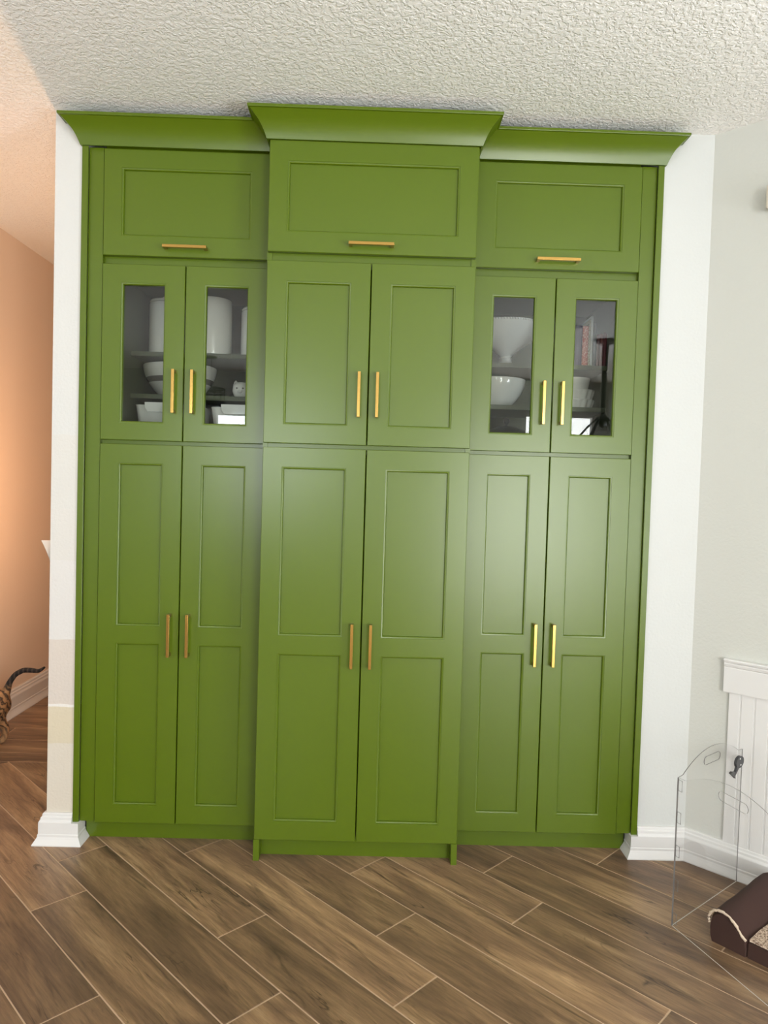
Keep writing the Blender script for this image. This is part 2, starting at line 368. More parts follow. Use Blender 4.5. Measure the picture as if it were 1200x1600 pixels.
# left side wall with an added window opening for fill light (y -4.3 .. -2.1, z 0.7 .. 2.2)
m = MB(); m.box(-3.7, -3.6, -6.2, -4.3, 0, CZ); m.box(-3.7, -3.6, -2.1, 1.35, 0, CZ); m.box(-3.7, -3.6, -4.3, -2.1, 0, 0.7); m.box(-3.7, -3.6, -4.3, -2.1, 2.2, CZ)
struct(m.build('wall_left', WALL), 'white side wall with an added wide window opening on the left')
# rear wall with sliding door (x 1.84 .. 2.76) and window (x -2.0 .. -0.6)
m = MB(); m.box(-3.7, -2.0, -6.3, -6.2, 0, CZ); m.box(-0.6, 1.15, -6.3, -6.2, 0, CZ); m.box(1.15, 1.84, -6.3, -6.2, 2.1, CZ); m.box(2.76, 3.0, -6.3, -6.2, 0, CZ)
m.box(-2.0, -0.6, -6.3, -6.2, 0, 1.3); m.box(-2.0, -0.6, -6.3, -6.2, 2.3, CZ); m.box(1.84, 2.76, -6.3, -6.2, 2.4, CZ)
struct(m.build('wall_rear', WALL), 'white rear wall with a glass door and a window')
struct(MB().box(-3.7, 3.0, -6.3, 3.2, CZ, CZ+0.06).build('ceiling', CEIL), 'off-white knockdown textured ceiling')
def window(name, label, axis, a0, a1, z0, z1, p, mull):
    o = bpy.data.objects.new(name, None); C.objects.link(o); struct(o, label); o.location = ((a0+a1)/2, p, z0) if axis == 'x' else (p, (a0+a1)/2, z0)
    def B(mb, a, b, c0, c1, t0, t1):
        if axis == 'x': mb.box(a, b, p+t0, p+t1, c0, c1)
        else: mb.box(p+t0, p+t1, a, b, c0, c1)
    f = MB(); t = 0.05
    B(f, a0, a1, z0, z0+t, -0.04, 0.04); B(f, a0, a1, z1-t, z1, -0.04, 0.04); B(f, a0, a0+t, z0+t, z1-t, -0.04, 0.04); B(f, a1-t, a1, z0+t, z1-t, -0.04, 0.04)
    for q in mull: B(f, q-0.03, q+0.03, z0+t, z1-t, -0.03, 0.03)
    f.build('window_frame', WHITE_TRIM, o)
    edges = [a0+t]+sum([[q-0.03, q+0.03] for q in mull], [])+[a1-t]
    for k in range(0, len(edges), 2):
        g = MB(); B(g, edges[k], edges[k+1], z0+t, z1-t, -0.003, 0.003); g.build('pane', WINGLASS, o)
window('window_1', 'white framed window in the rear wall', 'x', -2.0, -0.6, 1.3, 2.3, -6.25, [-1.85+0.6])
window('added_window_left', 'added wide white framed window in the left wall, lets in fill light', 'y', -4.3, -2.1, 0.7, 2.2, -3.65, [-3.2])  # unseen window, added only to pass the left fill light
window('added_window_right', 'added white framed window in the right side wall, lets in fill light', 'y', -4.3, -2.3, 0.7, 2.2, 2.95, [-3.3])  # likewise added, an opening for the right fill light
window('door_1', 'tall glass door leaf in the rear wall', 'x', 1.84, 2.76, 0.0, 2.4, -6.25, [])
window('door_2', 'lower glass door leaf in the rear wall', 'x', 1.15, 1.838, 0.0, 2.1, -6.25, [])

# baseboards
B_UP = [(0, 0.118), (0.008, 0.118), (0.011, 0.114), (0.012, 0.106), (0.016, 0.102), (0.017, 0.094), (0.021, 0.088), (0.0225, 0.084), (0, 0.084)]
B_LO = [(0, 0.084), (0.0225, 0.084), (0.0225, 0.041), (0.025, 0.038), (0.025, 0.030), (0.029, 0.022), (0.040, 0.004), (0.040, 0.0), (0, 0)]
B_ALL = B_UP[:-1] + B_LO[2:]
m = MB(); m.sweep([(XL, 0.6), (XL, 0), (-1.100, 0)], B_UP); m.sweep([(XL, 0.6), (XL, 0), (-XS, 0), (-XS, 0.048)], B_LO)
struct(m.build('baseboard_front_left', WHITE_TRIM), 'white moulded baseboard wrapped round the narrow wall end')
m = MB(); m.sweep([(1.100, 0), (XR, 0), (XR+1.55, -1.55)], B_UP); m.sweep([(XS, 0.048), (XS, 0), (XR, 0), (XR+1.55, -1.55)], B_LO)
struct(m.build('baseboard_right', WHITE_TRIM), 'white moulded baseboard right of the cabinet and along the angled wall')
m = MB(); m.sweep([(-2.085, 3.1), (-2.085, 1.25)][::-1], [(d, z*1.3) for d, z in B_ALL])
struct(m.build('baseboard_hall', WHITE_TRIM), 'moulded baseboard along the hallway wall')

# wainscot on the angled wall: boards and cap, local x along the wall, local -y out of it
wa = bpy.data.objects.new('trim_1', None); C.objects.link(wa); wa.location = (XR, 0, 0); wa.rotation_euler = (0, 0, R(-45))
struct(wa, 'white beadboard wainscot with a moulded cap on the angled wall')
def local_build(mb, name, mat, parent, smooth=None):
    o = bpy.data.objects.new(name, mb.mesh(name, mat, (0, 0, 0), smooth)); C.objects.link(o); o.parent = parent; return o
SO = -0.005
board_me = None
k = 0; s0 = 0.150+SO
while s0 < 1.45:
    w_ = 0.0405 if k == 0 else 0.0455
    b_ = MB(); b_.prism([(s0, -0.0005), (s0, -0.007), (s0+0.0015, -0.0095), (s0+w_-0.0015, -0.0095), (s0+w_, -0.007), (s0+w_, -0.0005)], 0.112, 0.69)
    # rounded bead beside each board
    b_.tube([(s0+w_+0.002, -0.0065, 0.112), (s0+w_+0.002, -0.0065, 0.69)], 0.0022, 8)
    local_build(b_, 'board', WHITE_TRIM, wa); s0 += w_+0.004; k += 1
cp = MB()
prof = [(0, 0.684), (-0.016, 0.684), (-0.017, 0.688), (-0.017, 0.776), (-0.015, 0.780), (-0.019, 0.784), (-0.021, 0.792), (-0.018, 0.796), (-0.024, 0.800), (-0.026, 0.806), (-0.024, 0.811), (0, 0.811)]
cp.prism(prof, 0.131+SO, 1.50, axis='x'); local_build(cp, 'cap_rail', WHITE_TRIM, wa)

# ------------------------------------------------------------------ floor: single planks
TH = R(-45.57); AX = Vector((math.cos(TH), math.sin(TH))); NX = Vector((-AX.y, AX.x))
LP, WP, G = 1.110, 0.1855, 0.0021
floor = MB().box(-3.7, 3.0, -6.3, 3.2, -0.05, -0.0012).build('floor', GROUT); struct(floor, 'wood-look tile floor laid diagonally with light grout lines')
def clip(poly, nx, ny, c):      # keep nx*x+ny*y<=c
    out = []
    for i in range(len(poly)):
        p, q = poly[i], poly[(i+1) % len(poly)]; a = nx*p[0]+ny*p[1]-c; b = nx*q[0]+ny*q[1]-c
        if a <= 0: out.append(p)
        if a*b < 0: t = a/(a-b); out.append((p[0]+t*(q[0]-p[0]), p[1]+t*(q[1]-p[1])))
    return out
def parea(p): return abs(sum(p[i][0]*p[(i+1) % len(p)][1]-p[(i+1) % len(p)][0]*p[i][1] for i in range(len(p))))/2
def inset(poly, d):
    cx = sum(p[0] for p in poly)/len(poly); cy = sum(p[1] for p in poly)/len(poly); out = []
    n = len(poly); ar = sum(poly[i][0]*poly[(i+1) % n][1]-poly[(i+1) % n][0]*poly[i][1] for i in range(n)); sg = 1 if ar > 0 else -1
    for i in range(n):
        p0, p1, p2 = Vector(poly[i-1]), Vector(poly[i]), Vector(poly[(i+1) % n])
        e1 = (p1-p0).normalized(); e2 = (p2-p1).normalized(); n1 = Vector((-e1.y, e1.x))*sg; n2 = Vector((-e2.y, e2.x))*sg
        dn = 1+n1.dot(n2); mv = (n1+n2)/dn if dn > 0.2 else n1
        out.append((p1.x+mv.x*d, p1.y+mv.y*d))
    return out
shared = {}
def plank_mesh(poly, key=None):
    if key and key in shared: return shared[key]
    mb = MB(); n = len(poly); top = inset(poly, 0.0012)
    lo = [(x, y, -0.006) for x, y in poly]; mid = [(x, y, -0.0009) for x, y in poly]; hi = [(x, y, 0.0) for x, y in top]
    for i in range(n):
        j = (i+1) % n; mb.quad(lo[i], lo[j], mid[j], mid[i]); mb.quad(mid[i], mid[j], hi[j], hi[i])
    mb.quad(*hi)
    me = mb.mesh('plank', PLANK)
    if key: shared[key] = me
    return me
def put_plank(me, x, y, rz):
    o = bpy.data.objects.new('plank', me); C.objects.link(o); o.parent = floor; o.location = (x, y, 0); o.rotation_euler = (0, 0, rz)
half = [(-LP/2+G, -WP/2+G), (LP/2-G, -WP/2+G), (LP/2-G, WP/2-G), (-LP/2+G, WP/2-G)]
jo = {0: 0.121, 1: 0.703, 2: 0.448}
for kr in range(-40, 40):
    nc = -0.142+WP*(kr+0.5); a0 = jo[kr % 3]
    for ka in range(-9, 9):
        ac = a0+LP*(ka+0.5); ctr = AX*ac+NX*nc
        if ctr.x < -4.2 or ctr.x > 3.5 or ctr.y > 1.3 or ctr.y < -5.0: continue
        wp = [(ctr.x+AX.x*p[0]+NX.x*p[1], ctr.y+AX.y*p[0]+NX.y*p[1]) for p in half]
        q = wp
        for (nx, ny, c) in ((0, 1, 0.785-G), (0, -1, 4.6), (1, 0, 2.9), (-1, 0, 3.6), (S2, S2, (XR+0.02)*S2)): q = clip(q, nx, ny, c) if len(q) > 2 else []
        if len(q) < 3 or parea(q) < 4e-4: continue
        # hidden wholly under the cabinet: leave out
        if all(p[1] > 0.12 and p[0] > -1.15 for p in q): continue
        if len(q) == 4 and abs(parea(q)-parea(wp)) < 1e-7: put_plank(plank_mesh(half, 'full'), ctr.x, ctr.y, TH)
        else:
            loc = [((p[0]-ctr.x)*AX.x+(p[1]-ctr.y)*AX.y, (p[0]-ctr.x)*NX.x+(p[1]-ctr.y)*NX.y) for p in q]
            put_plank(plank_mesh(loc), ctr.x, ctr.y, TH)
yr = 0.785; kr = 0
while yr < 3.0:
    wd = 0.115 if kr == 0 else WP
    for xa, xb in ((-3.6, -2.55+0.3*(kr % 3)), (-2.55+0.3*(kr % 3), -1.44+0.3*(kr % 3)), (-1.44+0.3*(kr % 3), -1.15)):
        if yr > 1.1 and xb < -2.05: continue
        xa = max(xa, -2.12 if yr > 1.1 else -3.6); xb = min(xb, -1.15)
        if xb-xa < 0.03: continue
        p = [(-(xb-xa)/2+G, -wd/2+G), ((xb-xa)/2-G, -wd/2+G), ((xb-xa)/2-G, wd/2-G), (-(xb-xa)/2+G, wd/2-G)]
        put_plank(plank_mesh(p), (xa+xb)/2, yr+wd/2, 0)
    yr += wd; kr += 1

# ------------------------------------------------------------------ cabinets
Z_LB, Z_LT, Z_GB, Z_GT, Z_TB, Z_TT = 0.0803, 1.5517, 1.5675, 2.2321, 2.2641, 2.6610
ST = 0.071
DT = 0.020
def door(parent, x0, x1, z0, z1, yf, openings, kind, handle):
    """door slab with framed openings; bead slopes in to the panel or the pane"""
    if x0 > x1: x0, x1 = x1, x0
    mb = MB(); c = 0.0016
    xs = [x0+c]+[openings[0][0], openings[0][1]]+[x1-c]
    zs = [z0+c]+[v for o in openings for v in (o[2], o[3])]+[z1-c]
    for i in range(len(xs)-1):
        for j in range(len(zs)-1):
            if i == 1 and j % 2 == 1: continue
            mb.quad((xs[i], yf, zs[j]), (xs[i+1], yf, zs[j]), (xs[i+1], yf, zs[j+1]), (xs[i], yf, zs[j+1]))
            mb.quad((xs[i], yf+DT, zs[j]), (xs[i], yf+DT, zs[j+1]), (xs[i+1], yf+DT, zs[j+1]), (xs[i+1], yf+DT, zs[j]))
    o4 = [(x0, z0), (x1, z0), (x1, z1), (x0, z1)]; i4 = [(x0+c, z0+c), (x1-c, z0+c), (x1-c, z1-c), (x0+c, z1-c)]
    for k in range(4):
        a, b = o4[k], o4[(k+1) % 4]; p, q = i4[k], i4[(k+1) % 4]
        mb.quad((p[0], yf, p[1]), (q[0], yf, q[1]), (b[0], yf+c, b[1]), (a[0], yf+c, a[1]))
        mb.quad((a[0], yf+c, a[1]), (b[0], yf+c, b[1]), (b[0], yf+DT, b[1]), (a[0], yf+DT, a[1]))
        mb.quad((a[0], yf+DT, a[1]), (b[0], yf+DT, b[1]), (q[0], yf+DT, q[1]), (p[0], yf+DT, p[1]))
    bw, bd = 0.0078, 0.0115
    for (ox0, ox1, oz0, oz1) in openings:
        rings = []
        for (ins, dy) in [(0, 0), (0.0004, 0.0016), (0.0018, 0.0018)]+[(0.0018+0.0060*math.sin(R(a)), 0.0018+0.0060*(1-math.cos(R(a)))) for a in (18, 36, 54, 72, 90)]+[(bw, bd), (bw, DT)]:
            rings.append([(ox0+ins, yf+dy, oz0+ins), (ox1-ins, yf+dy, oz0+ins), (ox1-ins, yf+dy, oz1-ins), (ox0+ins, yf+dy, oz1-ins)])
        rings.append([(ox0, yf+DT, oz0), (ox1, yf+DT, oz0), (ox1, yf+DT, oz1), (ox0, yf+DT, oz1)])
        for r0, r1 in zip(rings, rings[1:]):
            for k in range(4): mb.quad(r0[k], r0[(k+1) % 4], r1[(k+1) % 4], r1[k])
    d = mb.build('cabinet_door', GREEN, parent, smooth=28)
    for (ox0, ox1, oz0, oz1) in openings:
        g = bw-0.001
        if kind == 'glass': MB().box(ox0+g, ox1-g, yf+0.0118, yf+0.0158, oz0+g, oz1-g).build('glass_pane', GLASS, d)
        else: MB().box(ox0+g, ox1-g, yf+bd+0.0002, yf+0.0175, oz0+g, oz1-g).build('panel', GREEN, d)
    if handle:
        hx, hz, ori = handle; h = MB(); L = 0.0825; t = 0.0055
        if ori == 'v':
            h.box(hx-t, hx+t, yf-0.034, yf-0.023, hz-L, hz+L, c=0.0009)
            for s in (-1, 1): zc = hz+s*(L-0.007); h.box(hx-t, hx+t, yf-0.0235, yf-0.0003, zc-0.006, zc+0.006, c=0.0006)
        else:
            h.box(hx-L, hx+L, yf-0.034, yf-0.023, hz-t, hz+t, c=0.0009)
            for s in (-1, 1): xc = hx+s*(L-0.007); h.box(xc-0.006, xc+0.006, yf-0.0235, yf-0.0003, hz-t, hz+t, c=0.0006)
        hh = h.build('handle', BRASS, d); hh['label'] = 'brushed brass square bar pull'
    return d
CROWN = [(0.0, 2.664), (0.005, 2.664), (0.0065, 2.668)]
for i in range(1, 9):
    t = i/9; sag = 0.0075*math.sin(math.pi*t); CROWN.append((0.0065+0.0535*t-0.83*sag, 2.668+0.078*t+0.56*sag))
CROWN += [(0.060, 2.746), (0.066, 2.747), (0.067, 2.749), (0.067, 2.757), (-0.002, 2.757), (-0.002, 2.664)]
YB = 0.645     # back of the carcasses

def side_unit(sg, label):
    root = thing('tall_cabinet', label, 'cabinet', (sg*0.705, 0.3, 0.0), 'green built-in cabinets')
    xi, xm, xo = 0.392, 0.7057, 1.0196
    def bx(name, a, b, y0, y1, z0, z1, mat=GREEN, c=0.0): return MB().box(sg*a, sg*b, y0, y1, z0, z1, c).build(name, mat, root)
    bx('side_panel', 0.3895, 0.405, DT+0.019, YB, 0.083, 2.70, INSIDE); bx('side_panel', 1.006, 1.0215, DT+0.019, YB, 0.083, 2.70, INSIDE)
    bx('back_panel', 0.405, 1.006, YB-0.008, YB, 0.083, 2.70, INSIDE)
    for z in (0.083, 1.5505, 2.240): bx('cabinet_floor', 0.405, 1.006, DT+0.019, YB-0.008, z, z+0.018, INSIDE)
    bx('cabinet_top', 0.405, 1.006, DT+0.019, YB-0.008, 2.682, 2.70, INSIDE)
    for z in (1.937, 1.760): bx('shelf', 0.4055, 1.0055, 0.29, YB-0.008, z, z+0.019, INSIDE)
    # face frame rails behind the door joints
    bx('rail', 0.391, 1.0215, DT+0.006, DT+0.018, 1.535, 1.584); bx('rail', 0.391, 1.0215, DT+0.006, DT+0.018, 2.215, 2.281)
    bx('rail', 0.391, 1.0215, DT+0.006, DT+0.018, 2.645, 2.70)
    bx('filler_strip', 1.0222, 1.0775, 0.006, 0.050, 0.0825, 2.664)
    bx('scribe_moulding', 1.0768, 1.1000, -0.0085, -0.0003, 0.0835, 2.664, c=0.0012)
    bx('toe_kick', 0.388, 1.068, 0.050, 0.066, 0.0, 0.0825)
    pth = [(-1.100, 0.0), (-1.100, -0.010), (-0.3865, -0.010)] if sg < 0 else [(0.3865, -0.010), (1.100, -0.010), (1.100, 0.0)]
    MB().sweep(pth, CROWN).build('crown_moulding', GREEN, root, smooth=25)
    def dr(a, b, z0, z1, ops, kind, handle):
        a, b = sg*a, sg*b
        return door(root, a, b, z0, z1, 0.0, [(min(sg*o[0], sg*o[1]), max(sg*o[0], sg*o[1]), o[2], o[3]) for o in ops], kind, handle)
    g = 0.0020
    for (a, b, hx) in ((xi, xm-g, 0.668), (xm+g, xo, 0.7395)):
        dr(a, b, Z_LB, Z_LT, [(a+ST, b-ST, 0.1518, 0.7864), (a+ST, b-ST, 0.8533, 1.4804)], 'panel', (sg*hx, 0.8235, 'v'))
        dr(a, b, Z_GB, Z_GT, [(a+ST, b-ST, 1.632, 2.163)], 'glass', (sg*hx, 1.755, 'v'))
    dr(xi, xo, Z_TB, Z_TT, [(xi+ST, xo-ST+0.004, 2.337, 2.592)], 'panel', (sg*0.7055, 2.2955, 'h'))
    return root
side_unit(-1, 'green tall cabinet left of the projecting centre, white canisters behind its glass doors')
side_unit(1, 'green tall cabinet right of the projecting centre, books behind its glass doors')

YC = -0.1084
cen = thing('tall_cabinet', 'green tall cabinet projecting in the middle, without any glass doors', 'cabinet', (0, 0.25, 0), 'green built-in cabinets')
def cb(name, a, b, y0, y1, z0, z1, mat=GREEN, c=0.0): return MB().box(a, b, y0, y1, z0, z1, c).build(name, mat, cen)
for s in (-1, 1):
    cb('side_panel', s*0.367, s*0.3855, YC+DT+0.001, YB, 0.0805, 2.70)
    cb('foot', s*0.361, s*0.3830, YC, 0.0, 0.0, 0.0798)
cb('back_panel', -0.367, 0.367, YB-0.008, YB, 0.083, 2.70, INSIDE)
for z in (0.083, 1.5505, 2.240, 2.682): cb('cabinet_floor', -0.367, 0.367, YC+DT+0.019, YB-0.008, z, z+0.018, INSIDE)
cb('rail', -0.385, 0.385, YC+DT+0.006, YC+DT+0.018, 1.535, 1.584); cb('rail', -0.385, 0.385, YC+DT+0.006, YC+DT+0.018, 2.215, 2.281)
cb('rail', -0.385, 0.385, YC+DT+0.006, YC+DT+0.018, 2.645, 2.70)
cb('toe_kick', -0.361, 0.361, -0.057, -0.041, 0.0, 0.0825)
MB().sweep([(-0.3875, 0.0), (-0.3875, YC-0.003), (0.3875, YC-0.003), (0.3875, 0.0)], CROWN).build('crown_moulding', GREEN, cen, smooth=25)
for s in (-1, 1):
    a, b = 0.0020, 0.381
    sd = lambda p, q: (min(s*p, s*q), max(s*p, s*q))
    x0, x1 = sd(a, b); o0, o1 = sd(a+ST, b-ST)
    door(cen, x0, x1, Z_LB, Z_LT, YC, [(o0, o1, 0.1518, 0.7864), (o0, o1, 0.8533, 1.4804)], 'panel', (s*0.0345, 0.8245, 'v'))
    door(cen, x0, x1, Z_GB, Z_GT, YC, [(o0, o1, 1.636, 2.159)], 'panel', (s*0.0335, 1.7505, 'v'))
door(cen, -0.381, 0.381, Z_TB, 2.6640, YC, [(-0.381+ST-0.004, 0.381-ST+0.004, 2.336, 2.592)], 'panel', (-0.0025, 2.294, 'h'))

# ------------------------------------------------------------------ things behind the glass
Z1, Z2, Z3 = 1.9562, 1.7792, 1.5687
def canister(x, y, r, h, label, lid, lift=0.0):
    t = thing('canister', label, 'canister', (x, y, Z1), 'white canisters on the top shelf')
    MB().lathe([(0, 0.0), (r-0.006, 0.0), (r-0.001, 0.004), (r, 0.012), (r, h-0.006), (r-0.003, h-0.001), (r-0.007, h), (r-0.009, h-0.004), (r-0.009, 0.012), (0, 0.010)], x, y, Z1, 56).build('body', CERAMIC, t, smooth=40)
    if lid:
        ld = MB().lathe([(0, h+0.002), (r-0.004, h+0.002), (r-0.001, h+0.006), (r-0.004, h+0.012), (0.03, h+0.016), (0, h+0.016)], x, y, Z1, 48).build('lid', CERAMIC, t, smooth=40)
        MB().tube([(x-0.032, y, Z1+h+0.014), (x-0.026, y, Z1+h+0.030), (x-0.010, y, Z1+h+0.037), (x+0.010, y, Z1+h+0.037), (x+0.026, y, Z1+h+0.030), (x+0.032, y, Z1+h+0.014)], 0.005, 10).build('lid_handle', CERAMIC, ld, smooth=60)
canister(-0.880, 0.400, 0.083, 0.222, 'tall white lidded canister behind the leftmost glass pane', True)
canister(-0.692, 0.385, 0.087, 0.243, 'tall open white ceramic canister behind the second glass pane from the left', False)
canister(-0.490, 0.420, 0.080, 0.205, 'white canister at the right end of the left top shelf, mostly hidden', True)
def bowl(name, x, y, z, r, h, rb, label, mats=CERAMIC, band=None, group=None):
    prof = [(0, 0.006), (rb*0.9, 0.006), (rb*0.92, 0.0), (rb, 0.0), (rb+0.002, 0.008)]
    nseg = 12; mi = [0]*(len(prof)-1)
    for i in range(1, nseg+1):
        t = i/nseg; prof.append((rb+(r-rb)*(math.sin(t*math.pi/2)**0.85), 0.008+(h-0.008)*t)); mi.append(1 if band and band[0] < t <= band[1] else 0)
    prof += [(r-0.002, h+0.002), (r-0.006, h)]; mi += [0, 0]
    for i in range(nseg-1, -1, -1):
        t = i/nseg; prof.append((max(0.0, (rb+(r-rb)*(math.sin(t*math.pi/2)**0.85))-0.007), 0.014+(h-0.014)*t)); mi.append(0)
    prof.append((0, 0.014)); mi.append(0)
    o = MB().lathe(prof, x, y, z, 56, mats=mi).build(name, [mats, CERAMIC_GREY] if band else mats, None, origin=(x, y, z), smooth=40)
    return tag(o, label, 'bowl', group)
bowl('mixing_bowl', -0.842, 0.455, Z2, 0.158, 0.138, 0.085, 'large white mixing bowl with a grey band on the left middle shelf', band=(0.42, 0.60))
# ceramic jar shaped like a cat's head
cj = thing('cat_jar', 'small white ceramic cat-head jar with pointed ears on the left middle shelf', 'jar', (-0.553, 0.36, Z2))
MB().lathe([(0, 0), (0.022, 0.0), (0.031, 0.010), (0.038, 0.030), (0.036, 0.052), (0.026, 0.066), (0, 0.071)], -0.553, 0.36, Z2, 36).build('head', CERAMIC, cj, smooth=60)
for s in (-1, 1):
    e = MB(); e.lathe([(0.012, 0), (0.007, 0.014), (0.0, 0.022)], -0.553+s*0.024, 0.36, Z2+0.056, 16); e.build('ear', CERAMIC, cj, smooth=60)
    e = MB(); e.lathe([(0, -0.004), (0.0045, 0.0), (0, 0.004)], -0.553+s*0.013, 0.325, Z2+0.040, 12); e.build('eye', CERAMIC_GREY, cj, smooth=60)
MB().lathe([(0, -0.010), (0.012, -0.004), (0.013, 0.004), (0, 0.012)], -0.553, 0.331, Z2+0.026, 20).build('muzzle', CERAMIC, cj, smooth=60)
def dish(x0, x1, label):
    xc = (x0+x1)/2; yc = 0.395; h = 0.165
    t = thing('baking_dish', label, 'dish', (xc, yc, Z3), 'white baking dishes')
    def ring(ix, iy, z, r=0.025, n=5):
        out = []
        for (sx, sy, a0) in ((1, -1, -90), (1, 1, 0), (-1, 1, 90), (-1, -1, 180)):
            for k in range(n):
                a = R(a0+90*k/(n-1)); out.append((xc+sx*(ix-r)+r*math.cos(a), yc+sy*(iy-r)+r*math.sin(a), Z3+z))
        return out
    W, Dp = (x1-x0)/2, 0.10
    rings = [ring(W-0.030, Dp-0.025, 0.0), ring(W-0.022, Dp-0.018, 0.010), ring(W-0.002, Dp-0.002, h-0.006), ring(W, Dp, h), ring(W-0.006, Dp-0.006, h), ring(W-0.028, Dp-0.025, 0.014)]
    mb = MB()
    for a, b in zip(rings, rings[1:]):
        for k in range(len(a)): mb.quad(a[k], a[(k+1) % len(a)], b[(k+1) % len(a)], b[k])
    mb.quad(*rings[0]); mb.quad(*rings[-1]); mb.build('body', CERAMIC, t, smooth=40)
    for s in (-1,):   # long lug handle on the front side
        f = MB(); y0 = yc-Dp
        f.prism([(xc-W+0.052, h-0.014), (xc-W+0.064, h-0.030), (xc+W-0.064, h-0.030), (xc+W-0.052, h-0.014), (xc+W-0.050, h+0.010), (xc-W+0.050, h+0.010)], y0-0.016, y0+0.004, axis='y')
        for i, v in enumerate(f.v): f.v[i] = (v[0], v[1], v[2]+Z3)
        f.build('handle', CERAMIC, t)
dish(-0.992, -0.705, 'white baking dish with lug handles at the lower left of the left glass cabinet')
dish(-0.672, -0.412, 'white baking dish with lug handles behind the second glass pane from the left')
# right cabinet
xc_, yc_ = 0.602, 0.468
co = thing('pedestal_bowl', 'white pedestal bowl with a beaded rim on the right top shelf', 'bowl', (xc_, yc_, Z1))
MB().lathe([(0, 0), (0.036, 0.0), (0.037, 0.006), (0.032, 0.012), (0.028, 0.030), (0.027, 0.044), (0.030, 0.050), (0.026, 0.054), (0, 0.054)], xc_, yc_, Z1, 40).build('foot', CERAMIC, co, smooth=45)
MB().lathe([(0, 0.054), (0.026, 0.054), (0.030, 0.062), (0.055, 0.082), (0.095, 0.110), (0.130, 0.145), (0.155, 0.185), (0.158, 0.198), (0.152, 0.198), (0.148, 0.185), (0.124, 0.150), (0.088, 0.117), (0.045, 0.090), (0, 0.084)], xc_, yc_, Z1, 64).build('basin', CERAMIC, co, smooth=45)
bd_ = MB(); nb = 84
for k in range(nb):
    a = 2*math.pi*k/nb; bd_.lathe([(0, -0.0055), (0.004, -0.003), (0.0052, 0), (0.004, 0.003), (0, 0.0055)], xc_+0.158*math.cos(a), yc_+0.158*math.sin(a), Z1+0.194, 7)
o = bd_.build('beaded_rim', CERAMIC, co, smooth=60); o['kind'] = 'stuff'
bowl('serving_bowl', 0.560, 0.425, Z2, 0.125, 0.120, 0.062, 'plain white round bowl below the pedestal bowl')
def ramekin(x, y, z, r, h, label, fl):
    prof = [(0, 0), (r*0.86, 0), (r*0.88, 0.004), (r*0.97, h-0.008), (r, h-0.004), (r*0.985, h), (r*0.93, h), (r*0.86, 0.008), (0, 0.008)]
    f = (lambda a, zz: (0.035*math.cos(16*a) if 0.003 < zz < h-0.006 else 0.012*math.cos(16*a))) if fl else None
    o = MB().lathe(prof, x, y, z, 128 if fl else 56, flute=f).build('ramekin', CERAMIC, None, origin=(x, y, z), smooth=50)
    tag(o, label, 'ramekin', 'stacked white ramekins')
ramekin(0.893, 0.400, Z2, 0.091, 0.040, 'bottom fluted white ramekin of the stack below the books', True)
ramekin(0.893, 0.400, Z2+0.041, 0.091, 0.040, 'middle fluted white ramekin of the stack below the books', True)
ramekin(0.893, 0.400, Z2+0.082, 0.072, 0.052, 'smooth white cup on top of the ramekin stack below the books', False)
pot = thing('cooking_pot', 'dark lidded pot with a ball knob at the bottom of the right glass cabinet', 'pot', (0.608, 0.42, Z3))
MB().lathe([(0, 0), (0.098, 0.0), (0.106, 0.010), (0.108, 0.088), (0.112, 0.092), (0.106, 0.092), (0.100, 0.012), (0, 0.010)], 0.608, 0.42, Z3, 48).build('body', IRON, pot, smooth=40)
pl = MB().lathe([(0, 0.131), (0.012, 0.131), (0.04, 0.127), (0.080, 0.112), (0.106, 0.098), (0.112, 0.093), (0, 0.093)], 0.608, 0.42, Z3, 48).build('lid', IRON, pot, smooth=40)
MB().lathe([(0.004, 0.130), (0.005, 0.137), (0.010, 0.141), (0.0145, 0.149), (0.0150, 0.154), (0.0135, 0.161), (0.008, 0.167), (0, 0.169)], 0.608, 0.42, Z3, 28).build('knob', IRON, pl, smooth=60)
# books: each with cover and pages
def spine_mat(name, rgb, mark=None):
    m, nt, b = newmat(name); b.inputs['Roughness'].default_value = 0.55; b.inputs['Base Color'].default_value = s2l(rgb)
    if mark:
        tc = N(nt, 'ShaderNodeTexCoord'); mp = N(nt, 'ShaderNodeMapping'); mp.inputs['Scale'].default_value = mark[1]
        nt.links.new(tc.outputs['Object'], mp.inputs['Vector'])
        v = N(nt, 'ShaderNodeTexNoise'); v.inputs['Scale'].default_value = 1.0; v.inputs['Detail'].default_value = 1.5; nt.links.new(mp.outputs[0], v.inputs['Vector'])
        cr = N(nt, 'ShaderNodeValToRGB'); cr.color_ramp.interpolation = 'CONSTANT'; e = cr.color_ramp.elements
        e[0].color = s2l(rgb); e[1].position = mark[2]; e[1].color = s2l(mark[0])
        nt.links.new(v.outputs['Fac'], cr.inputs[0]); nt.links.new(cr.outputs[0], b.inputs['Base Color'])
    return m
PAGES = plain('book_pages', (226, 218, 200), rough=0.9)
